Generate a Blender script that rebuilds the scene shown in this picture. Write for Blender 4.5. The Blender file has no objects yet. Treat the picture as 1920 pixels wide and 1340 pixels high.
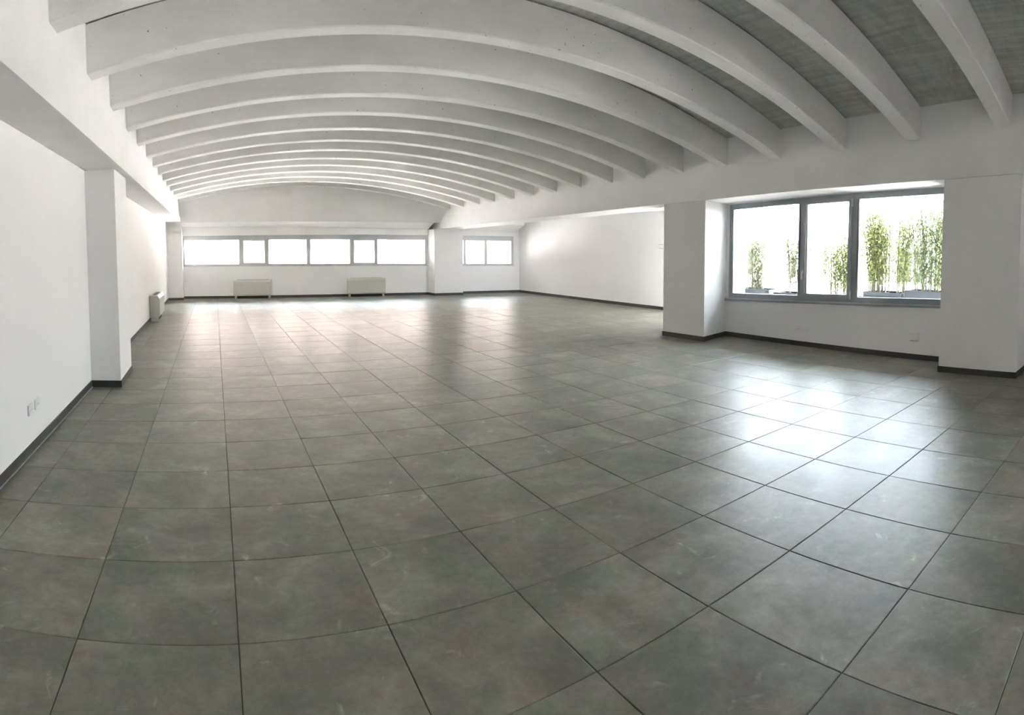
import bpy, math, random
from mathutils import Matrix, Vector

random.seed(7)
S = 0.6                      # one floor tile is 0.6 m; the plan below is in tiles
scene = bpy.context.scene
COL = scene.collection

# ---------------------------------------------------------------- camera
CAM = (-0.04006505820091592, -5.737972957091825, 2.538512144227944)
ROT = [[0.9085000959150379, -0.41784147778315806, -0.006006260596539545],
       [0.026230094408489037, 0.04267485088721506, 0.9987446316496904],
       [0.41706061654115545, 0.9075171384308621, -0.04973012753422964]]
FPX, CX, CY = 1116.8247689505306, -76.76573995668275, -155.00348258440874
cd = bpy.data.cameras.new('camera')
cam = bpy.data.objects.new('camera', cd)
COL.objects.link(cam)
r, u, f = (Vector(v) for v in ROT)
m = Matrix((r, u, -f)).transposed().to_4x4()
m.translation = Vector(CAM) * S
cam.matrix_world = m
cd.type = 'PANO'
cd.panorama_type = 'CENTRAL_CYLINDRICAL'
cd.central_cylindrical_range_u_min = (-960 - CX) / FPX
cd.central_cylindrical_range_u_max = (960 - CX) / FPX
cd.central_cylindrical_range_v_min = -(670 - CY) / FPX
cd.central_cylindrical_range_v_max = (670 + CY) / FPX
cd.central_cylindrical_radius = 1.0
cd.clip_start = 0.05
cd.clip_end = 500
scene.camera = cam

# ---------------------------------------------------------------- light
EXPOSURE = 2.9
SKY = 4.4
SUN = 40.0
w = bpy.data.worlds.new('sky')
scene.world = w
w.use_nodes = True
bg = w.node_tree.nodes['Background']
bg.inputs['Color'].default_value = (0.79, 0.895, 1.0, 1)
bg.inputs['Strength'].default_value = SKY
sl = bpy.data.lights.new('sun', 'SUN')
sl.energy = SUN
sl.angle = math.radians(1.5)
sl.color = (1.0, 0.955, 0.915)
so = bpy.data.objects.new('sun', sl)
COL.objects.link(so)
so.location = (-10, -10, 30)
so.rotation_euler = Vector((0.26, 0.14, -1.0)).to_track_quat('-Z', 'Y').to_euler()
vs = scene.view_settings
vs.view_transform = 'Standard'
vs.look = 'None'
vs.exposure = EXPOSURE
vs.gamma = 1
vs.use_curve_mapping = False
scene.cycles.max_bounces = 12
scene.cycles.diffuse_bounces = 8
scene.cycles.glossy_bounces = 4
scene.cycles.transparent_max_bounces = 12


def portal(name, c, normal, sx, sz):
    """a sampling portal for the sky in a window opening; it gives off no light"""
    l = bpy.data.lights.new(name, 'AREA')
    l.shape = 'RECTANGLE'
    l.size, l.size_y = sx * S, sz * S
    l.cycles.is_portal = True
    o = bpy.data.objects.new(name, l)
    COL.objects.link(o)
    z = -Vector(normal).normalized()
    y = Vector((0, 0, 1))
    x = y.cross(z).normalized()
    mm = Matrix((x, z.cross(x), z)).transposed().to_4x4()
    mm.translation = Vector(c) * S
    o.matrix_world = mm


# ---------------------------------------------------------------- materials
def new_mat(name):
    mt = bpy.data.materials.new(name)
    mt.use_nodes = True
    nt = mt.node_tree
    return mt, nt, nt.nodes['Principled BSDF']


def noise(nt, scale, detail=4, rough=0.55, vec=None, dist=0.0):
    n = nt.nodes.new('ShaderNodeTexNoise')
    n.inputs['Scale'].default_value = scale
    n.inputs['Detail'].default_value = detail
    n.inputs['Roughness'].default_value = rough
    n.inputs['Distortion'].default_value = dist
    if vec is not None:
        nt.links.new(vec, n.inputs['Vector'])
    return n.outputs['Fac']


def ramp(nt, fac, stops):
    n = nt.nodes.new('ShaderNodeValToRGB')
    e = n.color_ramp.elements
    while len(e) < len(stops):
        e.new(0.5)
    for k, (p, c) in enumerate(stops):
        e[k].position = p
        e[k].color = (c[0], c[1], c[2], 1)
    nt.links.new(fac, n.inputs['Fac'])
    return n.outputs['Color']


def mix(nt, a, b, fac, mode='MIX'):
    n = nt.nodes.new('ShaderNodeMix')
    n.data_type = 'RGBA'
    n.blend_type = mode
    for sock, v in ((n.inputs[0], fac), (n.inputs[6], a), (n.inputs[7], b)):
        if isinstance(v, (int, float)):
            sock.default_value = v
        elif isinstance(v, tuple):
            sock.default_value = (v[0], v[1], v[2], 1)
        else:
            nt.links.new(v, sock)
    return n.outputs[2]


def bump(nt, p, h, strength, dist):
    b = nt.nodes.new('ShaderNodeBump')
    b.inputs['Strength'].default_value = strength
    b.inputs['Distance'].default_value = dist
    nt.links.new(h, b.inputs['Height'])
    nt.links.new(b.outputs['Normal'], p.inputs['Normal'])


def position(nt, scale=(1, 1, 1)):
    g = nt.nodes.new('ShaderNodeNewGeometry')
    mp = nt.nodes.new('ShaderNodeMapping')
    mp.inputs['Scale'].default_value = scale
    nt.links.new(g.outputs['Position'], mp.inputs['Vector'])
    return mp.outputs['Vector']


def plain(name, color, rough=0.6, metal=0.0, var=0.04, scale=9.0, bmp=0.0):
    mt, nt, p = new_mat(name)
    v = noise(nt, scale, 5, 0.6, position(nt))
    c = ramp(nt, v, [(0.3, tuple(x * (1 - var) for x in color)), (0.7, tuple(min(1, x * (1 + var)) for x in color))])
    nt.links.new(c, p.inputs['Base Color'])
    p.inputs['Roughness'].default_value = rough
    p.inputs['Metallic'].default_value = metal
    if bmp:
        bump(nt, p, noise(nt, 160, 3, 0.6, position(nt)), bmp, 0.002)
    return mt


M = {}
M['wall'] = plain('wall_paint', (0.83, 0.822, 0.815), 0.75, var=0.012, scale=1.5, bmp=0.12)
M['beam'] = plain('white_painted_concrete', (0.81, 0.802, 0.795), 0.8, var=0.03, scale=2.5, bmp=0.2)


def rib_mat():
    mt, nt, p = new_mat('white_washed_rib')
    v = noise(nt, 1.0, 6, 0.65, position(nt, (1.3, 5, 3.5)))
    c = ramp(nt, v, [(0.25, (0.74, 0.727, 0.71)), (0.6, (0.82, 0.808, 0.795)), (0.8, (0.85, 0.842, 0.832))])
    pits = noise(nt, 26, 2, 0.5, position(nt))
    pc = ramp(nt, pits, [(0.235, (0.3, 0.3, 0.29)), (0.26, (1, 1, 1))])
    nt.links.new(mix(nt, c, pc, 1.0, 'MULTIPLY'), p.inputs['Base Color'])
    p.inputs['Roughness'].default_value = 0.7
    bump(nt, p, noise(nt, 14, 6, 0.7, position(nt)), 0.25, 0.01)
    return mt


M['rib'] = rib_mat()


def deck_mat():
    mt, nt, p = new_mat('board_marked_concrete')
    v = noise(nt, 1.0, 7, 0.7, position(nt, (2.2, 7, 2.2)), 0.6)
    c = ramp(nt, v, [(0.25, (0.37, 0.37, 0.345)), (0.5, (0.52, 0.52, 0.49)), (0.75, (0.63, 0.63, 0.595))])
    streak = noise(nt, 1.0, 3, 0.6, position(nt, (14, 0.7, 14)))
    sc = ramp(nt, streak, [(0.3, (0.8, 0.8, 0.8)), (0.6, (1.05, 1.05, 1.05))])
    nt.links.new(mix(nt, c, sc, 1.0, 'MULTIPLY'), p.inputs['Base Color'])
    p.inputs['Roughness'].default_value = 0.85
    bump(nt, p, streak, 0.5, 0.012)
    return mt


M['deck'] = deck_mat()


def tile_mat():
    mt, nt, p = new_mat('grey_stoneware')
    pos = position(nt)
    # every tile takes another cut of the print
    oi = nt.nodes.new('ShaderNodeObjectInfo')
    wn = nt.nodes.new('ShaderNodeTexWhiteNoise')
    wn.noise_dimensions = '3D'
    nt.links.new(oi.outputs['Location'], wn.inputs['Vector'])
    off = nt.nodes.new('ShaderNodeVectorMath')
    off.operation = 'MULTIPLY_ADD'
    nt.links.new(wn.outputs['Color'], off.inputs[0])
    off.inputs[1].default_value = (9, 9, 9)
    nt.links.new(pos, off.inputs[2])
    pv = off.outputs[0]
    big = noise(nt, 2.2, 6, 0.62, pv, 0.4)
    c = ramp(nt, big, [(0.3, (0.140, 0.140, 0.112)), (0.5, (0.204, 0.199, 0.164)), (0.7, (0.300, 0.290, 0.247))])
    hue = noise(nt, 3.1, 3, 0.5, pv)
    hc = ramp(nt, hue, [(0.32, (0.92, 1.0, 0.90)), (0.5, (1, 1, 1)), (0.68, (1.09, 0.99, 0.96))])
    c = mix(nt, c, hc, 1.0, 'MULTIPLY')
    fine = noise(nt, 16, 8, 0.78, pv, 0.3)
    fc = ramp(nt, fine, [(0.28, (0.78, 0.78, 0.77)), (0.5, (1, 1, 1)), (0.72, (1.25, 1.25, 1.24))])
    c = mix(nt, c, fc, 1.0, 'MULTIPLY')
    tone = ramp(nt, wn.outputs['Value'], [(0.0, (0.93, 0.93, 0.92)), (1.0, (1.07, 1.06, 1.05))])
    c = mix(nt, c, tone, 1.0, 'MULTIPLY')
    # dried smudges of dust and plaster
    sm = noise(nt, 5.5, 4, 0.6, pos, 1.2)
    sf = ramp(nt, sm, [(0.64, (1, 1, 1)), (0.72, (1.55, 1.55, 1.54))])
    c = mix(nt, c, sf, 1.0, 'MULTIPLY')
    nt.links.new(c, p.inputs['Base Color'])
    rr = ramp(nt, big, [(0.3, (0.34, 0.34, 0.34)), (0.7, (0.43, 0.43, 0.43))])
    nt.links.new(rr, p.inputs['Roughness'])
    p.inputs['IOR'].default_value = 1.5
    p.inputs['Specular IOR Level'].default_value = 0.33
    bump(nt, p, noise(nt, 3.0, 3, 0.5, pos), 0.10, 0.02)
    return mt


M['tile'] = tile_mat()
M['grout'] = plain('dark_grout', (0.05, 0.05, 0.047), 0.9)
M['skirting'] = plain('dark_skirting_tile', (0.058, 0.057, 0.051), 0.5, var=0.15)
M['sealant'] = plain('pale_sealant', (0.36, 0.36, 0.33), 0.7)
M['alu'] = plain('grey_aluminium', (0.30, 0.325, 0.345), 0.42, 0.0, 0.03)
M['alu_pale'] = plain('pale_aluminium', (0.50, 0.51, 0.52), 0.45, 0.0, 0.03)
M['gasket'] = plain('black_gasket', (0.012, 0.012, 0.013), 0.7)  # also used for the painted shadow under the fan coils
M['chrome'] = plain('brushed_metal', (0.62, 0.62, 0.62), 0.3, 1.0)
M['casing'] = plain('putty_enamel', (0.55, 0.54, 0.485), 0.45, var=0.02)
M['casing_top'] = plain('cream_enamel', (0.74, 0.73, 0.67), 0.4, var=0.02)
M['grille'] = plain('dark_grille_plastic', (0.045, 0.045, 0.04), 0.6)
M['slat'] = plain('grey_slat_plastic', (0.16, 0.16, 0.15), 0.5)
M['plate'] = plain('white_plastic', (0.80, 0.80, 0.79), 0.35, var=0.01)
M['plate_grey'] = plain('grey_plastic', (0.46, 0.46, 0.46), 0.45, var=0.02)
M['slot'] = plain('dark_slot', (0.04, 0.04, 0.04), 0.6)
M['paving'] = plain('pale_paving', (0.86, 0.85, 0.835), 0.85, var=0.08, scale=1.2)
M['terrace'] = plain('terrace_paving', (0.52, 0.51, 0.50), 0.85, var=0.08, scale=1.2)
M['render'] = plain('white_render', (0.84, 0.84, 0.82), 0.85, var=0.03)
M['beige'] = plain('beige_render', (0.30, 0.255, 0.23), 0.85, var=0.04)
M['dark_pane'] = plain('shaded_glazing', (0.012, 0.014, 0.015), 0.9)
M['planter'] = plain('slate_grey_fibre_cement', (0.022, 0.027, 0.033), 0.7, var=0.1)
M['soil'] = plain('soil', (0.06, 0.045, 0.03), 0.95, var=0.3)
M['cane'] = plain('bamboo_cane', (0.07, 0.072, 0.03), 0.5, var=0.2)


def leaf_mat(name, a, b):
    mt, nt, p = new_mat(name)
    v = noise(nt, 11, 3, 0.6, position(nt))
    c = ramp(nt, v, [(0.35, a), (0.65, b)])
    nt.links.new(c, p.inputs['Base Color'])
    p.inputs['Roughness'].default_value = 0.5
    tr = nt.nodes.new('ShaderNodeBsdfTranslucent')
    nt.links.new(c, tr.inputs['Color'])
    ms = nt.nodes.new('ShaderNodeMixShader')
    ms.inputs[0].default_value = 0.4
    nt.links.new(p.outputs[0], ms.inputs[1])
    nt.links.new(tr.outputs[0], ms.inputs[2])
    nt.links.new(ms.outputs[0], nt.nodes['Material Output'].inputs['Surface'])
    return mt


M['leaf'] = leaf_mat('bamboo_leaf', (0.135, 0.17, 0.05), (0.22, 0.245, 0.085))
M['leaf_sparse'] = leaf_mat('bamboo_leaf_sparse', (0.065, 0.085, 0.025), (0.12, 0.135, 0.045))
M['leaf_dark'] = leaf_mat('bamboo_leaf_deep', (0.10, 0.14, 0.055), (0.17, 0.205, 0.09))


def glass_mat():
    mt = bpy.data.materials.new('window_glass')
    mt.use_nodes = True
    nt = mt.node_tree
    nt.nodes.remove(nt.nodes['Principled BSDF'])
    fr = nt.nodes.new('ShaderNodeFresnel')
    fr.inputs['IOR'].default_value = 1.45
    t = nt.nodes.new('ShaderNodeBsdfTransparent')
    t.inputs['Color'].default_value = (0.96, 0.962, 0.965, 1)
    g = nt.nodes.new('ShaderNodeBsdfGlossy')
    g.inputs['Roughness'].default_value = 0.02
    ms = nt.nodes.new('ShaderNodeMixShader')
    nt.links.new(fr.outputs[0], ms.inputs[0])
    nt.links.new(t.outputs[0], ms.inputs[1])
    nt.links.new(g.outputs[0], ms.inputs[2])
    nt.links.new(ms.outputs[0], nt.nodes['Material Output'].inputs['Surface'])
    return mt


M['glass'] = glass_mat()


# ---------------------------------------------------------------- mesh helpers (plan units in, metres out)
class MB:
    def __init__(self):
        self.v, self.f, self.m = [], [], []

    def hexa(self, b, t, mi=0):
        """b, t: four bottom and four top points, counter-clockwise from above"""
        o = len(self.v)
        self.v += [tuple(p) for p in b] + [tuple(p) for p in t]
        for q in ((3, 2, 1, 0), (4, 5, 6, 7), (0, 1, 5, 4), (1, 2, 6, 5), (2, 3, 7, 6), (3, 0, 4, 7)):
            self.f.append([o + k for k in q])
            self.m.append(mi)
        return self

    def box(self, x0, x1, y0, y1, z0, z1, mi=0):
        q = [(x0, y0), (x1, y0), (x1, y1), (x0, y1)]
        return self.hexa([(x, y, z0) for x, y in q], [(x, y, z1) for x, y in q], mi)

    def strip(self, rings, closed=True, mi=0, caps=True):
        """rings of equal length joined in a row"""
        o = len(self.v)
        n = len(rings[0])
        for rg in rings:
            self.v += [tuple(p) for p in rg]
        for k in range(len(rings) - 1):
            for j in range(n if closed else n - 1):
                a, b = o + k * n + j, o + k * n + (j + 1) % n
                self.f.append([a, b, b + n, a + n])
                self.m.append(mi)
        if caps and closed:
            self.f.append([o + j for j in range(n)][::-1])
            self.f.append([o + (len(rings) - 1) * n + j for j in range(n)])
            self.m += [mi, mi]
        return self

    def tube(self, pts, r0, r1, n=6, mi=0):
        rings = []
        for k, p in enumerate(pts):
            rr = r0 + (r1 - r0) * k / (len(pts) - 1)
            rings.append([(p[0] + rr * math.cos(2 * math.pi * j / n), p[1] + rr * math.sin(2 * math.pi * j / n), p[2]) for j in range(n)])
        return self.strip(rings, True, mi)

    def mesh(self, name, mats, smooth=False):
        me = bpy.data.meshes.new(name)
        me.from_pydata([(x * S, y * S, z * S) for x, y, z in self.v], [], self.f)
        for k in (mats if isinstance(mats, (list, tuple)) else [mats]):
            me.materials.append(M[k])
        me.polygons.foreach_set('material_index', self.m)
        me.validate()
        me.update()
        import bmesh
        bm = bmesh.new()
        bm.from_mesh(me)
        bmesh.ops.recalc_face_normals(bm, faces=bm.faces)
        bm.to_mesh(me)
        bm.free()
        if smooth:
            me.polygons.foreach_set('use_smooth', [True] * len(me.polygons))
            me.set_sharp_from_angle(angle=math.radians(25))
        return me

    def build(self, name, mats, parent=None, bevel=0.0, smooth=False):
        o = bpy.data.objects.new(name, self.mesh(name, mats, smooth))
        COL.objects.link(o)
        if parent is not None:
            o.parent = parent
            o.matrix_parent_inverse = Matrix.Identity(4)
            # meshes are written in plan coordinates; keep them there under a moved parent
            o.matrix_parent_inverse = world(parent).inverted()
        if bevel:
            b = o.modifiers.new('bevel', 'BEVEL')
            b.width = bevel
            b.segments = 2
            b.limit_method = 'ANGLE'
            b.angle_limit = math.radians(40)
        return o


def world(o):
    if o.parent is None:
        return o.matrix_basis.copy()
    return world(o.parent) @ o.matrix_parent_inverse @ o.matrix_basis


def struct(o, label=None):
    o['kind'] = 'structure'
    if label:
        o['label'] = label
    return o


def tag(o, label, cat, group=None):
    o['label'] = label
    o['category'] = cat
    if group:
        o['group'] = group
    return o


def empty(name, x, y, z):
    o = bpy.data.objects.new(name, None)
    o.empty_display_size = 0.1
    o.location = (x * S, y * S, z * S)
    COL.objects.link(o)
    return o


def lerp_table(tab):
    def fn(y):
        if y <= tab[0][0]:
            a, b = tab[0], tab[1]
        elif y >= tab[-1][0]:
            a, b = tab[-2], tab[-1]
        else:
            k = next(i for i in range(len(tab) - 1) if tab[i + 1][0] >= y)
            a, b = tab[k], tab[k + 1]
        return a[1] + (b[1] - a[1]) * (y - a[0]) / (b[0] - a[0])
    return fn


# ---------------------------------------------------------------- plan
XW = -2.42                                     # left wall
XL = -1.70                                     # inner face of the left edge beam
XR = lambda y: 11.45 - 0.0275 * (y - 6.5)      # inner face of the right edge beam
XWIN = 12.75                                   # window wall on the right
XALC = lambda y: 15.97 - 0.033 * (y - 11.3)    # right wall of the alcove
YRET = 7.75                                    # return wall of the alcove
YFAR = lambda x: 25.0 - 0.185 * x              # far wall
YB = -9.5                                      # wall behind the camera
ZTOP = 6.4
ZBL = lambda y: 4.122 - 0.0062 * y             # underside of the left edge beam
ZBR = lerp_table([(-9.5, 4.35), (-3.08, 4.16), (-1.4, 4.03), (0.38, 3.935), (1.75, 3.88), (5.08, 3.735), (6.48, 3.695),
                  (11.5, 3.552), (13.4, 3.525), (19.5, 3.40), (24, 3.33)])
RIB_RY = [-2.855, -0.91, 0.863, 2.597, 4.228, 5.753, 7.285, 8.742, 10.355, 11.778, 13.21, 14.67, 16.263, 17.628, 19.231, 20.71]
RIB_RZ = [5.052, 4.846, 4.724, 4.637, 4.572, 4.503, 4.452, 4.42, 4.40, 4.36, 4.335, 4.31, 4.294, 4.275, 4.261, 4.249]
RIB_W = 0.35
RIB_LF = [0.775, 2.662, 4.488, 6.289, 7.906, 9.742, 11.357, 12.917, 14.634, 16.2, 17.98, 19.843, 21.6, 23.75]
RIB_LY = [-2.95, -1.2] + [y - RIB_W for y in RIB_LF]
RIB_LZ = [5.02, 4.99, 4.971, 4.962, 4.944, 4.936, 4.918, 4.912, 4.898, 4.88, 4.87, 4.855, 4.85, 4.848, 4.846, 4.845]
for k in range(1, 4):                          # the row goes on behind the camera
    RIB_RY.insert(0, RIB_RY[0] - 1.9)
    RIB_LY.insert(0, RIB_LY[0] - 1.85)
    RIB_RZ.insert(0, RIB_RZ[0] + 0.08)
    RIB_LZ.insert(0, RIB_LZ[0] + 0.01)
RISE, DEPTH = 0.87, 0.68
ZL = lerp_table(list(zip(RIB_LY, RIB_LZ)))
ZR = lerp_table(list(zip(RIB_RY, RIB_RZ)))
NSEG = 28


def arch(t, zl, zr):
    """height of the intrados at t = 0..1 across the hall: a circular segment between the springings"""
    c = 13.1
    rad = (c * c / 4 + RISE * RISE) / (2 * RISE)
    x = (t - 0.5) * c
    return zl + (zr - zl) * t + math.sqrt(rad * rad - x * x) - (rad - RISE)


# ---------------------------------------------------------------- floor
slab = MB()
slab.box(XW - 0.3, 16.9, YB - 0.3, 26.5, -0.35, -0.009)
floor = struct(slab.build('floor', 'grout'), 'grey stoneware floor of large square tiles with thin dark joints')
XI = {-1: -0.003, 0: 0.052, 1: 0.044, 2: 0.022, 3: -0.004, 4: 0.005, 5: -0.027, 6: -0.031, 7: -0.027, 8: -0.022, 9: -0.010}
YJ = {-4: -0.077, -3: 0.0, -2: -0.013, -1: 0.012, 0: 0.017, 1: -0.009, 2: -0.002, 3: 0.011, 4: 0.021, 5: 0.022, 6: 0.020}
xs = [XW] + [i + XI.get(i, 0.0) for i in range(-2, 16)] + [16.1]
ys = [YB] + [j + YJ.get(j, 0.0) for j in range(-9, 26)]
GAP = 0.0034
tiles = []
for a in range(len(xs) - 1):
    for b in range(len(ys) - 1):
        x0, x1, y0, y1 = xs[a], xs[a + 1], ys[b], ys[b + 1]
        xm, ym = (x0 + x1) / 2, (y0 + y1) / 2
        if xm > XWIN and ym < YRET:
            if x0 >= XWIN:
                continue
            x1 = XWIN
        if y0 > YFAR(xm) or x0 > XALC(ym):
            continue
        dx, dy = xm - CAM[0], ym - CAM[1]
        th = math.atan2(dx, dy) - 0.431
        rho = math.hypot(dx, dy)
        seen = -0.83 < th < 0.96 and rho > 3.2
        tiles.append((not seen, rho, x0 + GAP, x1 - GAP, y0 + GAP, y1 - GAP))
tiles.sort()
unit = MB()
e = 0.006
unit.strip([[(-.5, -.5, -0.009), (.5, -.5, -0.009), (.5, .5, -0.009), (-.5, .5, -0.009)],
            [(-.5, -.5, -0.0025), (.5, -.5, -0.0025), (.5, .5, -0.0025), (-.5, .5, -0.0025)],
            [(-.5 + e, -.5 + e, 0), (.5 - e, -.5 + e, 0), (.5 - e, .5 - e, 0), (-.5 + e, .5 - e, 0)]])
tile_me = unit.mesh('floor_tile', 'tile')
rest = MB()
for k, (_, _, x0, x1, y0, y1) in enumerate(tiles):
    if k < 300:
        o = bpy.data.objects.new('floor_tile', tile_me)
        o.location = ((x0 + x1) / 2 * S, (y0 + y1) / 2 * S, random.uniform(-0.0002, 0.0002))
        o.scale = (x1 - x0, y1 - y0, 1)
        o.rotation_euler = (random.uniform(-0.0016, 0.0016), random.uniform(-0.0016, 0.0016), 0)
        o.parent = floor
        COL.objects.link(o)
    else:
        ta, tb = random.uniform(-0.0016, 0.0016), random.uniform(-0.0016, 0.0016)
        q = [(x0, y0), (x1, y0), (x1, y1), (x0, y1)]
        xm, ym = (x0 + x1) / 2, (y0 + y1) / 2
        rest.hexa([(x, y, -0.009) for x, y in q], [(x, y, ta * (x - xm) + tb * (y - ym)) for x, y in q])
rest.build('floor_tile', 'tile', floor)['kind'] = 'stuff'

# ---------------------------------------------------------------- ceiling: deck, ribs, edge beams
deck = MB()
lo, hi = [], []


def deck_pt(t, s, dz):
    """s: 0 behind the camera .. 1 at the far wall; the bays follow the slightly fanned ribs"""
    yl = (YB - 0.6) + s * (25.4 - YB + 0.6)
    yr = (YB - 0.6) + s * (23.2 - YB + 0.6)
    zl, zr = ZL(yl), ZR(yr)
    x0, x1 = XL - 0.1, XR(yr) + 0.1
    return (x0 + (x1 - x0) * t, yl + (yr - yl) * t, arch(t, zl, zr) + DEPTH + dz)


rings = []
for k in range(37):
    s = k / 36
    rings.append([deck_pt(j / NSEG, s, 0) for j in range(NSEG + 1)] + [deck_pt(j / NSEG, s, 0.25) for j in range(NSEG, -1, -1)])
deck.strip(rings)
ceiling = struct(deck.build('ceiling', 'deck', smooth=True), 'raw grey board-marked concrete vault behind white ribs')

for k in range(len(RIB_RY)):
    yl, yr, zl, zr = RIB_LY[k], RIB_RY[k], RIB_LZ[k], RIB_RZ[k]
    rb = MB()
    rings = []
    n = 40
    for j in range(n + 1):
        t = j / n
        x0, x1 = XL - 0.08, XR(yr) + 0.08
        x, y = x0 + (x1 - x0) * t, yl + (yr - yl) * t
        z = arch(t, zl, zr)
        c = 0.02
        top = z + DEPTH - 0.022
        rings.append([(x, y, top), (x, y, z + c), (x, y + c, z), (x, y + RIB_W - c, z), (x, y + RIB_W, z + c), (x, y + RIB_W, top)])
    rb.strip(rings)
    rb.build('ceiling_rib', 'rib', ceiling, smooth=True)

bl = MB()
bl.hexa([(XW, YB, ZBL(YB)), (XL, YB, ZBL(YB)), (XL, 25.6, ZBL(25.6)), (XW, 25.6, ZBL(25.6))],
        [(XW, YB, ZTOP), (XL, YB, ZTOP), (XL, 25.6, ZTOP), (XW, 25.6, ZTOP)])
bl.build('edge_beam', 'beam', ceiling)
br = MB()
yy = [YB, -6, -3.08, -1.4, 0.38, 1.75, 5.08, 6.48, 9, 11.5, 13.4, 16, 19.5, 24]
br.strip([[(XR(y), y, ZBR(y)), (XR(y) + 1.3, y, ZBR(y)), (XR(y) + 1.3, y, ZTOP), (XR(y), y, ZTOP)] for y in yy])
br.build('edge_beam', 'beam', ceiling)
ac = MB()
za = lambda y: 3.905 - 0.0127 * (y - 11.3)
ac.hexa([(11.9, YRET - 0.2, za(YRET)), (16.6, YRET - 0.2, za(YRET)), (16.6, 23.6, za(23)), (11.9, 23.6, za(23))],
        [(11.9, YRET - 0.2, ZTOP), (16.6, YRET - 0.2, ZTOP), (16.6, 23.6, ZTOP), (11.9, 23.6, ZTOP)])
ac.build('side_ceiling', 'beam', ceiling)
rf = MB()  # added slab closing the top, stops sun and sky leaking in
rf.box(XW - 0.6, 17.2, YB - 0.6, 26.6, ZTOP, ZTOP + 0.4)
struct(rf.build('roof', 'beam'), 'unseen flat white roof slab added over the vaulted hall to keep daylight out')

# ---------------------------------------------------------------- walls
wl = MB()
wl.box(XW - 0.4, XW, YB - 0.4, 26.4, -0.35, ZTOP)
struct(wl.build('wall_left', 'wall'), 'long plain white wall on the left of the hall')
wb = MB()
wb.box(XW, XWIN + 0.4, YB - 0.4, YB, -0.35, ZTOP)
struct(wb.build('wall_back', 'wall'), 'plain white wall behind the viewpoint')

# far wall: window band, sloping soffit and gable
FA0, FA1 = XW - 0.3, 16.2


def far(x, d, z):
    """point on the far wall plane, d in front of it"""
    return (x, YFAR(x) - d, z)


def fslope(z0, k=-0.0125):
    return lambda x: z0 + k * (x - 6.35)


ZSILL, ZGB, ZGT, ZHEAD, ZBOX = fslope(1.585, -0.0155), fslope(1.68, -0.0155), fslope(2.895, -0.018), fslope(3.136, -0.016), fslope(3.487, -0.03)
ZSOF = fslope(3.755, -0.021)


def farbox(b, x0, x1, d0, d1, z0, z1, mi=0):
    f0 = z0 if callable(z0) else (lambda x: z0)
    f1 = z1 if callable(z1) else (lambda x: z1)
    b.hexa([far(x0, d1, f0(x0)), far(x1, d1, f0(x1)), far(x1, d0, f0(x1)), far(x0, d0, f0(x0))],
           [far(x0, d1, f1(x0)), far(x1, d1, f1(x1)), far(x1, d0, f1(x1)), far(x0, d0, f1(x0))], mi)


wf = MB()
farbox(wf, FA0, FA1, -0.5, 0, -0.35, ZSILL)                       # parapet below the windows
farbox(wf, FA0, FA1, -0.5, -0.06, ZHEAD, ZTOP)                    # wall over the windows
farbox(wf, FA0, -1.72, -0.5, 0, ZSILL, ZHEAD)
farbox(wf, 10.70, 12.40, -0.5, 0, ZSILL, ZHEAD)
farbox(wf, 15.30, FA1, -0.5, 0, ZSILL, ZHEAD)
wall_far = struct(wf.build('wall_far', 'wall'), 'white end wall with a band of windows under the vault')
# box over the windows and sloping soffit
for x0, x1 in ((XL, 10.72), (12.3, 15.4)):
    bx = MB()
    d = 0.10
    bx.hexa([far(x0, d, ZHEAD(x0)), far(x1, d, ZHEAD(x1)), far(x1, -0.1, ZHEAD(x1)), far(x0, -0.1, ZHEAD(x0))],
            [far(x0, d, ZBOX(x0)), far(x1, d, ZBOX(x1)), far(x1, -0.1, ZBOX(x1)), far(x0, -0.1, ZBOX(x0))])
    bx.build('shutter_box', 'wall', wall_far)
    sf = MB()
    sf.hexa([far(x0, 0.95, ZSOF(x0)), far(x1, 0.95, ZSOF(x1)), far(x1, 0.06, ZBOX(x1)), far(x0, 0.06, ZBOX(x0))],
            [far(x0, 0.95, ZSOF(x0) + 0.3), far(x1, 0.95, ZSOF(x1) + 0.3), far(x1, 0.06, ZBOX(x1) + 0.4), far(x0, 0.06, ZBOX(x0) + 0.4)])
    sf.build('sloping_soffit', 'wall', wall_far)
gb = MB()
rings = []
for j in range(NSEG + 1):
    t = j / NSEG
    x0, x1 = XL - 0.05, 11.25
    x = x0 + (x1 - x0) * t
    yt = (RIB_LY[-1] + RIB_W - 0.03) * (1 - t) + (RIB_RY[-1] + RIB_W - 0.03) * t
    zt = arch(t, RIB_LZ[-1], RIB_RZ[-1])
    yb = YFAR(x) - 0.95
    zb = ZSOF(x)
    k = (zt + DEPTH + 0.2 - zb) / (zt - zb)
    rings.append([(x, yb, zb), (x, yb + (yt - yb) * k, zb + (zt - zb) * k), (x, YFAR(x) + 0.2, zt + DEPTH + 0.2), (x, YFAR(x) - 0.5, zb + 0.25)])
gb.strip(rings)
gb.build('gable', 'beam', wall_far, smooth=True)


W5Y0, W5Y1 = -8.8, -6.6                       # the next window, beside the viewpoint
# right wall with the big window and the part behind the viewpoint
W3Y0, W3Y1 = -1.22, 5.19                       # window opening
HD = lambda y: 3.955 - 0.0472 * (y + 0.13)     # head of the opening
SL = lambda y: 1.275 - 0.0352 * (y + 0.13)     # sill top


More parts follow.
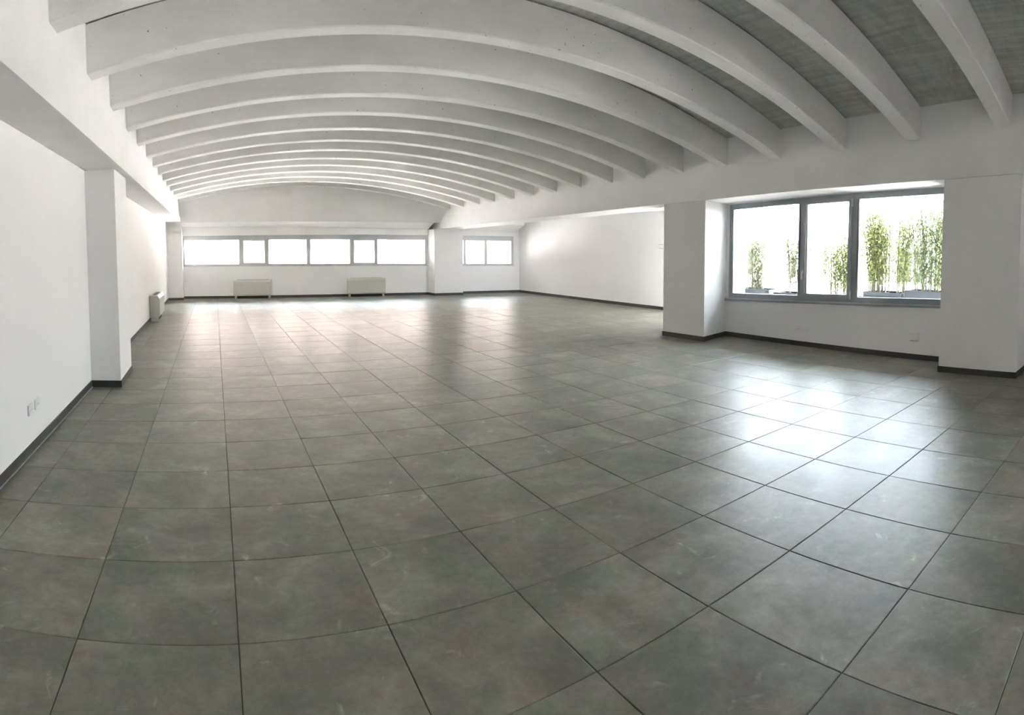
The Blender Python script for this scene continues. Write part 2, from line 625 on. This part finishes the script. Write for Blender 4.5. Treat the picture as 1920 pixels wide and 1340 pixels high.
def wbox(b, x0, x1, y0, y1, z0, z1, mi=0):
    f0 = z0 if callable(z0) else (lambda y: z0)
    f1 = z1 if callable(z1) else (lambda y: z1)
    b.hexa([(x0, y0, f0(y0)), (x1, y0, f0(y0)), (x1, y1, f0(y1)), (x0, y1, f0(y1))],
           [(x0, y0, f1(y0)), (x1, y0, f1(y0)), (x1, y1, f1(y1)), (x0, y1, f1(y1))], mi)


wr = MB()
wbox(wr, XWIN, XWIN + 0.4, W3Y0, W3Y1, -0.35, lambda y: SL(y) - 0.07)
wbox(wr, XWIN, XWIN + 0.4, W3Y0, W3Y1, HD, ZTOP)
wbox(wr, XWIN, XWIN + 0.4, W3Y1, YRET - 0.2, -0.35, ZTOP)
wbox(wr, XWIN, XWIN + 0.4, W5Y1, W3Y0, -0.35, ZTOP)
wbox(wr, XWIN, XWIN + 0.4, W5Y0, W5Y1, -0.35, 1.3)
wbox(wr, XWIN, XWIN + 0.4, W5Y0, W5Y1, 4.1, ZTOP)
wbox(wr, XWIN, XWIN + 0.4, YB - 0.4, W5Y0, -0.35, ZTOP)
wall_right = struct(wr.build('wall_right', 'wall'), 'white wall on the right under and around the big window')
sfb = MB()
yy = [YB, -3.08, -1.4, 0.38, 1.75, 5.08, 6.48, YRET]
sfb.strip([[(XR(y) + 1.2, y, ZBR(y)), (XWIN + 0.05, y, min(ZBR(y), HD(y)) if W3Y0 < y < W3Y1 else ZBR(y)), (XWIN + 0.05, y, ZTOP), (XR(y) + 1.2, y, ZTOP)] for y in yy])
sfb.build('window_soffit', 'wall', wall_right)

wa = MB()
W6 = (7.95, 10.72, 0.2, 3.75)                 # window of the side wall, behind the pillar


def abox(b, y0, y1, z0, z1, d0=0.0, d1=0.45):
    b.hexa([(XALC(y0) + d0, y0, z0), (XALC(y0) + d1, y0, z0), (XALC(y1) + d1, y1, z0), (XALC(y1) + d0, y1, z0)],
           [(XALC(y0) + d0, y0, z1), (XALC(y0) + d1, y0, z1), (XALC(y1) + d1, y1, z1), (XALC(y1) + d0, y1, z1)])


abox(wa, YRET - 0.1, W6[0], -0.35, ZTOP)
abox(wa, W6[0], W6[1], -0.35, W6[2])
abox(wa, W6[0], W6[1], W6[3], ZTOP)
abox(wa, W6[1], 23.4, -0.35, ZTOP)
struct(wa.build('wall_side', 'wall'), 'white side wall beyond the right-hand pillar row')
wt = MB()
D4 = (13.0, 15.85, 0.0, 3.7)                  # glazed door in the return wall
wt.box(XWIN, D4[0], YRET - 0.11, YRET, -0.35, ZTOP)
wt.box(D4[1], 16.2, YRET - 0.11, YRET, -0.35, ZTOP)
wt.box(D4[0], D4[1], YRET - 0.11, YRET, D4[3], ZTOP)
wt.box(D4[0], D4[1], YRET - 0.11, YRET, -0.35, 0)
struct(wt.build('wall_return', 'wall'), 'white return wall with a glazed door to the terrace')

# ---------------------------------------------------------------- pillars
BH, BT = 0.125, 0.018


def skirt(b, pts, h=BH, t=BT, z=0.0):
    """skirting along a plan polyline, wall on its left when walking"""
    for (x0, y0), (x1, y1) in zip(pts, pts[1:]):
        L = math.hypot(x1 - x0, y1 - y0)
        ux, uy = (x1 - x0) / L, (y1 - y0) / L
        nx, ny_ = uy * t, -ux * t
        a, c = (x0 - ux * 0.0, y0 - uy * 0.0), (x1 + ux * t, y1 + uy * t)
        q = [a, c, (c[0] + nx, c[1] + ny_), (a[0] + nx, a[1] + ny_)]
        b.hexa([(x, y, z) for x, y in q][::-1], [(x, y, z + h) for x, y in q][::-1])


def pillar(quad, ztop, skirt_pts, label):
    b = MB()
    b.hexa([(x, y, 0) for x, y in quad], [(x, y, ztop(y) - 0.006) for x, y in quad])
    p = struct(b.build('pillar', 'wall'), label)
    s = MB()
    skirt(s, skirt_pts)
    s.build('baseboard', 'skirting', p)
    return p


pillar([(XW, 5.26), (-1.85, 5.24), (-1.85, 6.68), (XW, 6.68)], ZBL,
       [(XW, 6.68), (-1.85, 6.68), (-1.85, 5.24), (XW, 5.26)][::-1],
       'white pillar against the left wall under the edge beam')
pillar([(XW, 24.45), (-1.66, 24.45), (-1.66, 25.35), (XW, 25.45)], ZBL,
       [(XW, 24.45), (-1.66, 24.45), (-1.66, 25.3)],
       'slim white pillar in the far left corner')
pillar([(XR(4.98) + 0.03, 4.98), (XWIN, 5.28), (XWIN, 6.5), (XR(6.47) - 0.02, 6.47)], ZBR,
       [(XWIN, 6.5), (XR(6.47) - 0.02, 6.47), (XR(4.98) + 0.03, 4.98), (XWIN, 5.28)],
       'broad white pillar to the far side of the big window')
pillar([(XR(-3.11) + 0.02, -3.11), (XWIN, -3.11), (XWIN, -1.24), (XR(-1.46) + 0.02, -1.46)], ZBR,
       [(XWIN, -1.24), (XR(-1.46) + 0.02, -1.46), (XR(-3.11) + 0.02, -3.11), (XWIN, -3.11)],
       'broad white pillar on the near side of the big window')
pillar([(10.80, 22.25), (12.25, 22.0), (12.42, 22.85), (10.72, 23.1)], ZBR,
       [(10.72, 23.1), (10.80, 22.25), (12.25, 22.0), (12.42, 22.8)],
       'white pillar between the two far windows')

# ---------------------------------------------------------------- skirting
b = MB()
skirt(b, [(XW, YB), (XW, 5.26)])
skirt(b, [(XW, 6.68), (XW, 24.45)])
bb = struct(b.build('baseboard_left', 'skirting'), 'dark tile skirting along the left wall')
b = MB()
skirt(b, [(XW + BT, YB), (XW + BT, 5.24)], 0.012, 0.012)
skirt(b, [(XW + BT, 6.7), (XW + BT, 24.4)], 0.012, 0.012)
b.build('sealant_bead', 'sealant', bb)
b = MB()
skirt(b, [(XL, YFAR(XL)), (10.76, YFAR(10.76))])
skirt(b, [(12.35, YFAR(12.35)), (XALC(22.1), YFAR(XALC(22.1)))])
struct(b.build('baseboard_far', 'skirting'), 'dark tile skirting under the far windows')
b = MB()
skirt(b, [(XALC(22.0), 22.1), (XALC(YRET), YRET)])
struct(b.build('baseboard_side', 'skirting'), 'dark tile skirting along the side wall')
b = MB()
skirt(b, [(XWIN, 5.28), (XWIN, -1.24)])
skirt(b, [(XWIN, -3.11), (XWIN, YB)])
struct(b.build('baseboard_right', 'skirting'), 'black-looking tile skirting under the big window')

# ---------------------------------------------------------------- windows
def far_window(name, label, x0, x1, panes, frames, sashes):
    """panes: glass ranges; frames: solid ranges between them; sashes: indices of panes that open"""
    fr = MB()
    farbox(fr, x0, x1, -0.12, -0.02, ZSILL, ZGB)
    farbox(fr, x0, x1, -0.12, -0.02, ZGT, ZHEAD)
    o = struct(fr.build(name, 'alu_pale'), label)
    for a, c in frames:
        q = MB()
        farbox(q, a, c, -0.12, -0.02, ZGB, ZGT)
        q.build('mullion', 'alu_pale', o)
    for k, (a, c) in enumerate(panes):
        if k in sashes:
            q = MB()
            e = 0.055
            lo = lambda x: ZGB(x) + e
            hi_ = lambda x: ZGT(x) - e
            farbox(q, a, c, -0.1, 0.02, ZGB, lo)
            farbox(q, a, c, -0.1, 0.02, hi_, ZGT)
            farbox(q, a, a + e, -0.1, 0.02, lo, hi_)
            farbox(q, c - e, c, -0.1, 0.02, lo, hi_)
            s = q.build('sash', 'alu_pale', o)
            q = MB()
            farbox(q, a + e, c - e, -0.075, -0.06, lo, hi_)
            q.build('pane', 'glass', s)
        else:
            q = MB()
            farbox(q, a, c, -0.085, -0.07, ZGB, ZGT)
            q.build('pane', 'glass', o)
    q = MB()
    farbox(q, x0, x1, -0.1, 0.05, lambda x: ZSILL(x) - 0.03, ZSILL)
    q.build('sill', 'alu_pale', o)
    return o


far_window('window_1', 'long low strip window of six panes in the far wall', -1.70, 10.70,
           [(-1.57, 1.232), (1.422, 2.581), (2.742, 4.637), (4.823, 6.792), (6.952, 8.074), (8.182, 10.591)],
           [(-1.70, -1.57), (1.232, 1.422), (2.581, 2.742), (4.637, 4.823), (6.792, 6.952), (8.074, 8.182), (10.591, 10.70)], (1, 4))
far_window('window_2', 'short strip window of two panes right of the far pillar', 12.40, 15.30,
           [(12.45, 12.602), (12.729, 13.724), (13.867, 15.175)],
           [(12.40, 12.45), (12.602, 12.729), (13.724, 13.867), (15.175, 15.30)], ())

# the big window
fr = MB()
X0, X1 = XWIN + 0.02, XWIN + 0.16
GB, GT = (lambda y: SL(y) + 0.13), (lambda y: HD(y) - 0.145)
wbox(fr, X0, X1, W3Y0, W3Y1, SL, GB)
wbox(fr, X0, X1, W3Y0, W3Y1, GT, HD)
win3 = struct(fr.build('window_3', 'alu'), 'big grey aluminium window with three panes looking onto bamboo')
for a, c in ((5.10, W3Y1), (2.60, 2.80), (1.14, 1.34), (W3Y0, -1.12)):
    q = MB()
    wbox(q, X0, X1, a, c, GB, GT)
    q.build('mullion', 'alu', win3)


def gasket(parent, y0, y1, lo, hi_, x):
    g = MB()
    e = 0.022
    wbox(g, x - 0.015, x + 0.03, y0, y0 + e, lo, hi_)
    wbox(g, x - 0.015, x + 0.03, y1 - e, y1, lo, hi_)
    g.build('gasket', 'gasket', parent)


for a, c in ((2.80, 5.10), (-1.12, 1.14)):
    q = MB()
    wbox(q, X0 + 0.06, X0 + 0.085, a, c, GB, GT)
    q.build('pane', 'glass', win3)
    gasket(win3, a, c, GB, GT, X0 + 0.02)
    q = MB()
    wbox(q, X0 - 0.012, X0 + 0.02, c - 0.055, c - 0.025, GB, GT)
    wbox(q, X0 - 0.012, X0 + 0.02, a + 0.025, a + 0.055, GB, GT)
    q.build('glazing_bead', 'alu_pale', win3)
q = MB()
e = 0.085
sy0, sy1 = 1.29, 2.70
lo, hi_ = (lambda y: SL(y) + 0.08), (lambda y: HD(y) - 0.10)
lo2, hi2 = (lambda y: lo(y) + e + 0.02), (lambda y: hi_(y) - e)
XS = X0 - 0.035
wbox(q, XS, X0 + 0.1, sy0, sy1, lo, lo2)
wbox(q, XS, X0 + 0.1, sy0, sy1, hi2, hi_)
wbox(q, XS, X0 + 0.1, sy0, sy0 + e, lo2, hi2)
wbox(q, XS, X0 + 0.1, sy1 - e, sy1, lo2, hi2)
sash = q.build('sash', 'alu', win3)
q = MB()
wbox(q, X0 + 0.05, X0 + 0.075, sy0 + e, sy1 - e, lo2, hi2)
q.build('pane', 'glass', sash)
gasket(sash, sy0 + e, sy1 - e, lo2, hi2, X0 + 0.02)
q = MB()
wbox(q, XS - 0.004, XS + 0.03, sy1 - e - 0.055, sy1 - e - 0.024, lo2, hi2)
q.build('glazing_bead', 'alu_pale', sash)
q = MB()
hy, hz = 2.665, 1.93
q.box(XS - 0.03, XS, hy - 0.022, hy + 0.022, hz - 0.06, hz + 0.06)
q.box(XS - 0.075, XS - 0.03, hy - 0.016, hy + 0.016, hz - 0.016, hz + 0.016)
q.box(XS - 0.085, XS - 0.055, hy - 0.02, hy + 0.02, hz - 0.20, hz + 0.02)
q.build('handle', 'chrome', sash, 0.003)['label'] = 'bright metal window handle'
for hz in (lo(sy0) + 0.10, hi_(sy0) - 0.12):
    q = MB()
    q.tube([(XS - 0.02, sy0 - 0.02, hz - 0.10), (XS - 0.02, sy0 - 0.02, hz + 0.10)], 0.026, 0.026, 8)
    q.build('hinge', 'alu_pale', sash)
q = MB()
wbox(q, XWIN - 0.075, X1, W3Y0, W3Y1 + 0.1, lambda y: SL(y) - 0.07, SL)
q.build('sill', 'alu', win3)
q = MB()
wbox(q, XWIN - 0.082, XWIN - 0.06, W3Y0, W3Y1 + 0.1, lambda y: SL(y) - 0.022, lambda y: SL(y) + 0.003)
q.build('sill_highlight', 'alu_pale', win3)  # pale strip painting the highlight along the sill's front edge

# glazed door of the return wall (hidden behind the pillar; its daylight is not)
fr = MB()
for a, c in ((D4[0], D4[0] + 0.1), (D4[1] - 0.1, D4[1]), (14.4, 14.5)):
    fr.box(a, c, YRET - 0.16, YRET - 0.04, 0.0, D4[3])
fr.box(D4[0], D4[1], YRET - 0.16, YRET - 0.04, 0.0, 0.1)
fr.box(D4[0], D4[1], YRET - 0.16, YRET - 0.04, D4[3] - 0.1, D4[3])
d1 = struct(fr.build('door_1', 'alu'), 'grey framed glazed door to the terrace behind the pillar')
for a, c in ((D4[0] + 0.1, 14.4), (14.5, D4[1] - 0.1)):
    q = MB()
    q.box(a, c, YRET - 0.11, YRET - 0.09, 0.1, D4[3] - 0.1)
    q.build('pane', 'glass', d1)
fr = MB()
for a, c in ((W5Y0, W5Y0 + 0.1), (-7.75, -7.65), (W5Y1 - 0.1, W5Y1)):
    fr.box(XWIN + 0.02, XWIN + 0.16, a, c, 1.3, 4.1)
fr.box(XWIN + 0.02, XWIN + 0.16, W5Y0, W5Y1, 1.3, 1.42)
fr.box(XWIN + 0.02, XWIN + 0.16, W5Y0, W5Y1, 3.98, 4.1)
w5 = struct(fr.build('window_4', 'alu'), 'grey aluminium window beside the viewpoint')
for a, c in ((W5Y0 + 0.1, -7.75), (-7.65, W5Y1 - 0.1)):
    q = MB()
    q.box(XWIN + 0.08, XWIN + 0.1, a, c, 1.42, 3.98)
    q.build('pane', 'glass', w5)

fr = MB()
for a, c in ((W6[0], W6[0] + 0.1), (9.25, 9.35), (W6[1] - 0.1, W6[1])):
    abox(fr, a, c, W6[2], W6[3], 0.12, 0.26)
abox(fr, W6[0], W6[1], W6[2], W6[2] + 0.1, 0.12, 0.26)
abox(fr, W6[0], W6[1], W6[3] - 0.1, W6[3], 0.12, 0.26)
w6 = struct(fr.build('window_5', 'alu'), 'grey aluminium window of the side wall, behind the pillar')
for a, c in ((W6[0] + 0.1, 9.25), (9.35, W6[1] - 0.1)):
    q = MB()
    abox(q, a, c, W6[2] + 0.1, W6[3] - 0.1, 0.18, 0.2)
    q.build('pane', 'glass', w6)

# sampling portals of the window openings
fn = Vector((-0.185, -1, 0))
xm = 4.5
portal('portal_far', (xm, YFAR(xm) + 0.3, 2.3), fn, 12.4, 1.4)
portal('portal_far_side', (13.85, YFAR(13.85) + 0.3, 2.2), fn, 2.9, 1.4)
portal('portal_right', (XWIN + 0.35, (W3Y0 + W3Y1) / 2, 2.55), (-1, 0, 0), W3Y1 - W3Y0, 2.7)
portal('portal_door', ((D4[0] + D4[1]) / 2, YRET - 0.25, 1.75), (0, 1, 0), 2.8, 3.7)
portal('portal_side', (XALC(9.3) + 0.42, 9.33, 2.0), (-1, 0, 0), 2.75, 3.5)
portal('portal_near', (XWIN + 0.35, (W5Y0 + W5Y1) / 2, 2.7), (-1, 0, 0), W5Y1 - W5Y0, 2.8)
# ---------------------------------------------------------------- fan coil units
def fan_coil(L, H, D, label):
    """unit against a wall: x along the wall, y = 0 at the wall and -D in front"""
    root = empty('fan_coil_unit', 0, 0, 0)
    tag(root, label, 'heater', 'floor-standing fan coil units')
    z0 = 0.135
    c = MB()
    c.strip([[(x, 0.0, z0), (x, -D + 0.06, z0), (x, -D, z0 + 0.06), (x, -D, H - 0.10), (x, -D + 0.07, H), (x, 0.0, H)] for x in (0, L)])
    cs = c.build('casing', 'casing', root, 0.006)
    t = MB()
    t.strip([[(x, 0.0, H), (x, -D + 0.075, H), (x, -D + 0.07, H + 0.012), (x, 0.0, H + 0.012)] for x in (-0.004, L + 0.004)])
    t.build('top_cover', 'casing_top', root, 0.003)
    g = MB()
    g.box(0.16, L - 0.16, -D + 0.13, -0.08, H + 0.010, H + 0.016)
    g.build('grille', 'grille', root)
    for k in range(9):
        s = MB()
        y = -D + 0.13 + (D - 0.21) * (k + 0.5) / 9
        s.box(0.16, L - 0.16, y - 0.0022, y + 0.0022, H + 0.014, H + 0.019)
        s.build('slat', 'slat', root)
    for x in (0.06, L - 0.16):
        q = MB()
        q.box(x, x + 0.10, -D + 0.06, -0.02, 0.0, z0)
        q.build('foot', 'casing', root, 0.004)
    for x in (0.005, L - 0.022):
        q = MB()
        q.box(x, x + 0.018, -D - 0.006, -D + 0.02, z0 + 0.07, H - 0.11)
        q.build('edge_trim', 'casing', root)
    q = MB()
    q.box(L - 0.22, L - 0.08, -D - 0.006, -D + 0.01, H - 0.17, H - 0.125)
    q.build('badge', 'plate_grey', root)['label'] = 'small grey badge'
    q = MB()
    q.box(0.165, L - 0.165, -D + 0.10, -0.05, 0.003, z0)
    q.build('gap_shade', 'gasket', root)  # black filler painting the shadow in the gap under the casing
    return root


def place(root, x, y, ang):
    root.location = (x * S, y * S, 0)
    root.rotation_euler = (0, 0, ang)


fa = math.atan(-0.185)
h1 = fan_coil(1.93, 0.93, 0.36, 'putty grey fan coil unit below the second far window pane')
place(h1, 0.95, YFAR(0.95) - 0.03, fa)


def copy_tree(o, parent=None):
    c = o.copy()
    COL.objects.link(c)
    if parent is not None:
        c.parent = parent
    for ch in list(o.children):
        copy_tree(ch, c)
    return c


h2 = copy_tree(h1)
tag(h2, 'putty grey fan coil unit below the narrow fifth window pane', 'heater', 'floor-standing fan coil units')
place(h2, 6.62, YFAR(6.62) - 0.03, fa)
h3 = copy_tree(h1)
tag(h3, 'fan coil unit standing sideways against the long left wall', 'heater', 'floor-standing fan coil units')
place(h3, XW + 0.02, 15.5, math.pi / 2)


# ---------------------------------------------------------------- sockets
def wall_plate(name, label, cat, w, h, grp, slots=True):
    root = empty(name, 0, 0, 0)
    tag(root, label, cat, grp)
    q = MB()
    q.box(-w / 2, w / 2, -0.022, 0, -h / 2, h / 2)
    q.build('cover_plate', 'plate', root, 0.004)
    if slots:
        q = MB()
        q.box(-w * 0.36, w * 0.36, -0.027, -0.02, -h * 0.3, h * 0.3)
        ins = q.build('insert', 'plate', root, 0.002)
        for x in (-w * 0.18, 0, w * 0.18):
            q = MB()
            q.box(x - 0.006, x + 0.006, -0.0285, -0.025, -0.01, 0.01)
            q.build('pin_hole', 'plate_grey', ins)
    else:
        q = MB()
        q.box(-w * 0.42, w * 0.42, -0.030, -0.02, -h * 0.30, h * 0.42)
        q.build('lid', 'plate', root, 0.003)
        q = MB()
        q.box(-w * 0.42, w * 0.42, -0.028, -0.02, -h * 0.44, -h * 0.34)
        q.build('hinge_strip', 'plate_grey', root)
    return root


def stand(o, x, y, z, ang):
    o.location = (x * S, y * S, z * S)
    o.rotation_euler = (0, 0, ang)


s1 = wall_plate('wall_socket', 'white wall socket low on the left wall, the nearer of two', 'socket', 0.2, 0.135, 'white wall sockets')
stand(s1, XW, 1.47, 0.565, math.pi / 2)
s2 = copy_tree(s1)
tag(s2, 'white wall socket low on the left wall, the one farther from the viewer', 'socket', 'white wall sockets')
stand(s2, XW, 1.75, 0.57, math.pi / 2)
s3 = copy_tree(s1)
tag(s3, 'white socket under the window handle, left one of a close pair', 'socket', 'white wall sockets')
stand(s3, XWIN, 2.78, 0.44, -math.pi / 2)
s4 = copy_tree(s1)
tag(s4, 'white socket under the casement, right one of the close pair', 'socket', 'white wall sockets')
stand(s4, XWIN, 2.5, 0.45, -math.pi / 2)
s5 = wall_plate('connection_box', 'larger square white cover box under the right window pane', 'box', 0.235, 0.235, None, False)
stand(s5, XWIN, -0.45, 0.53, -math.pi / 2)
el = empty('emergency_lamp', 0, 0, 0)
tag(el, 'small pale fixture high on the side wall, half hidden by the pillar', 'lamp')
q = MB()
q.box(-0.28, 0.28, -0.05, 0, -0.09, 0.09)
q.build('housing', 'plate_grey', el, 0.006)
q = MB()
q.box(-0.25, 0.25, -0.075, -0.05, -0.07, 0.07)
q.build('diffuser', 'plate', el, 0.006)
stand(el, XALC(11.2), 11.25, 2.5, -math.pi / 2 + 0.033)

# ---------------------------------------------------------------- outside
g = MB()
g.box(-120, 140, -120, 140, -0.6, -0.36)
struct(g.build('ground', 'paving'), 'pale sunlit gravel around the hall')
g = MB()
g.box(XWIN + 0.4, 32, -30, 34, -0.36, -0.05)
struct(g.build('ground', 'terrace'), 'grey terrace paving outside the big window')


def planter(L, label):
    root = empty('planter', 0, 0, 0)
    tag(root, label, 'planter', 'dark planters on the terrace')
    h, d, t = 1.2, 0.75, 0.06
    q = MB()
    q.box(-L / 2, L / 2, -d / 2, -d / 2 + t, 0, h)
    q.box(-L / 2, L / 2, d / 2 - t, d / 2, 0, h)
    q.box(-L / 2, -L / 2 + t, -d / 2 + t, d / 2 - t, 0, h)
    q.box(L / 2 - t, L / 2, -d / 2 + t, d / 2 - t, 0, h)
    q.box(-L / 2 + t, L / 2 - t, -d / 2 + t, d / 2 - t, 0, 0.1)
    q.build('trough', 'planter', root, 0.008)
    q = MB()
    q.box(-L / 2, L / 2, -d / 2 - 0.02, -d / 2 + t, h - 0.08, h + 0.01)
    q.build('rim', 'planter', root)
    q = MB()
    q.box(-L / 2 + t, L / 2 - t, -d / 2 + t, d / 2 - t, 0.1, h - 0.08)
    q.build('soil', 'soil', root)
    return root


def bamboo(label, canes, spread, height, leaves, mat, seed, lean=0.12, low=0.3):
    rnd = random.Random(seed)
    root = empty('bamboo', 0, 0, 0)
    tag(root, label, 'plant', 'bamboo plants outside the big window')
    lf = MB()
    for k in range(canes):
        x, y = rnd.uniform(-spread, spread), rnd.uniform(-0.22, 0.22)
        dx, dy = rnd.gauss(0, lean) + x * 0.12, rnd.gauss(0, lean)
        h = height * rnd.uniform(0.68, 1.0)
        pts = []
        for j in range(8):
            t = j / 7
            pts.append((x + dx * t * t * h, y + dy * t * t * h, h * t))
        c = MB()
        c.tube(pts, 0.024, 0.009, 5)
        c.build('cane', 'cane', root)
        for j in range(leaves):
            t = rnd.betavariate(1.15, 1.1) * (1 - low) + low
            i = min(6, int(t * 7))
            a = t * 7 - i
            p = [pts[i][q] * (1 - a) + pts[i + 1][q] * a for q in range(3)]
            az = rnd.uniform(0, 2 * math.pi)
            out = abs(rnd.gauss(0, 0.17))
            p = [p[0] + out * math.cos(az), p[1] + out * math.sin(az), p[2] + rnd.gauss(0, 0.06)]
            L, wd = rnd.uniform(0.12, 0.22), rnd.uniform(0.016, 0.026)
            el = rnd.uniform(-0.9, 0.5)
            d = (math.cos(az) * math.cos(el), math.sin(az) * math.cos(el), math.sin(el))
            s = (-math.sin(az), math.cos(az), 0)
            o = len(lf.v)
            mid = [p[q] + d[q] * L * 0.45 for q in range(3)]
            tip = [p[q] + d[q] * L for q in range(3)]
            tip[2] -= 0.03
            lf.v += [tuple(p), tuple(mid[q] + s[q] * wd + (0.012 if q == 2 else 0) for q in range(3)), tuple(tip),
                     tuple(mid[q] - s[q] * wd + (0.012 if q == 2 else 0) for q in range(3)), tuple(mid)]
            lf.f += [[o, o + 4, o + 1], [o + 4, o + 2, o + 1], [o, o + 3, o + 4], [o + 4, o + 3, o + 2]]
            lf.m += [0, 0, 0, 0]
    fo = lf.build('foliage', mat, root)
    fo['kind'] = 'stuff'
    return root


PX = 17.0
for args in ((7.85, 1.5, 'dark planter at the far end of the terrace row'),
             (5.7, 1.5, 'dark planter seen under the left window pane'),
             (4.0, 1.5, 'dark planter behind the opening casement'),
             (2.30, 1.32, 'long dark planter under the fullest bamboo clump'),
             (0.75, 1.55, 'dark planter nearest the pillar, its rim a little higher')):
    o = planter(args[1], args[2])
    hz = 1.0 if args[0] > 3 else (1.05 if args[0] > 1 else 1.14)
    o.location = ((PX if args[0] < 7 else 17.6) * S, args[0] * S, -0.05 * S)
    o.rotation_euler = (0, 0, math.pi / 2)
    o.scale = (1, 1, hz * (0.86 if args[0] > 3 else 1))
for y, z, args in ((7.85, 0.85, ('thin upright bamboo in the left window pane', 8, 0.18, 2.7, 330, 'leaf_sparse', 3, 0.03, 0.05)),
                   (5.7, 0.85, ('sparse leaning bamboo beside the window handle', 9, 0.36, 2.4, 220, 'leaf_sparse', 4, 0.09, 0.2)),
                   (4.0, 0.85, ('pale bamboo behind the opening casement', 14, 0.46, 2.4, 240, 'leaf', 5, 0.06, 0.2)),
                   (2.30, 1.13, ('fullest clump of bamboo, in the middle of the right pane', 30, 0.62, 2.9, 250, 'leaf', 6, 0.05, 0.16)),
                   (0.85, 1.22, ('deeper green bamboo at the right edge of the window', 24, 0.50, 3.1, 250, 'leaf_dark', 8, 0.04, 0.1))):
    o = bamboo(*args)
    o.location = ((PX if y < 7 else 17.6) * S, y * S, z * S)
    o.rotation_euler = (0, 0, math.pi / 2)

# white building across the terrace
bd = empty('building', 27.5, 8, 0)
tag(bd, 'white low building with dark openings across the terrace', 'building')
q = MB()
XB = 27.0
ops = [(12.3, 13.1, 0.9, 2.1), (10.45, 11.0, 1.05, 2.55), (5.0, 6.6, 0.95, 2.5), (15.5, 17.0, 0.9, 2.4), (0.5, 2.4, 0.95, 2.5)]
ops.sort()
y = -14.0
for a, c, z0, z1 in ops:
    q.box(XB, XB + 3, y, a, -0.05, 4.7)
    q.box(XB, XB + 3, a, c, -0.05, z0)
    q.box(XB, XB + 3, a, c, z1, 4.7)
    q.box(XB + 0.5, XB + 3, a, c, z0, z1)
    y = c
q.box(XB, XB + 3, y, 34, -0.05, 4.7)
q.build('wall', 'render', bd)
q = MB()
q.box(XB - 0.15, XB + 3.1, -14.1, 34.1, 4.7, 4.95)
q.build('parapet', 'render', bd)
for a, c, z0, z1 in ops:
    q = MB()
    q.box(XB + 0.38, XB + 0.42, a, c, z0, z1)
    fo = q.build('window', 'dark_pane', bd)
    q = MB()
    ym = (a + c) / 2
    q.box(XB + 0.33, XB + 0.40, ym - 0.04, ym + 0.04, z0, z1)
    q.build('glazing_bar', 'render', fo)
for y in (14.2, 11.7, 8.0, 3.6):
    q = MB()
    q.box(XB - 0.9, XB - 0.45, y - 0.22, y + 0.22, -0.05, 4.4)
    q.build('column', 'render', bd)
q = MB()
q.box(XB - 1.1, XB, -14, 34, 4.4, 4.7)
q.build('canopy', 'render', bd)

# added beige building facing the far windows, dims and warms their floor reflection
added_bd = empty('building', 4, 48, 0)
tag(added_bd, 'beige building added beyond the far strip windows to temper their reflection, lost in glare', 'building')
q = MB()
q.box(-40, 50, 48, 52, -0.36, 12.5)
q.build('wall', 'beige', added_bd)
q = MB()
q.box(-40.2, 50.2, 47.7, 52.2, 12.5, 12.9)
q.build('parapet', 'render', added_bd)
for k in range(-9, 12):
    for z in (2.2, 7.4):
        q = MB()
        q.box(k * 4.2 - 0.8, k * 4.2 + 0.8, 47.92, 48.02, z, z + 3)
        q.build('window', 'dark_pane', added_bd)
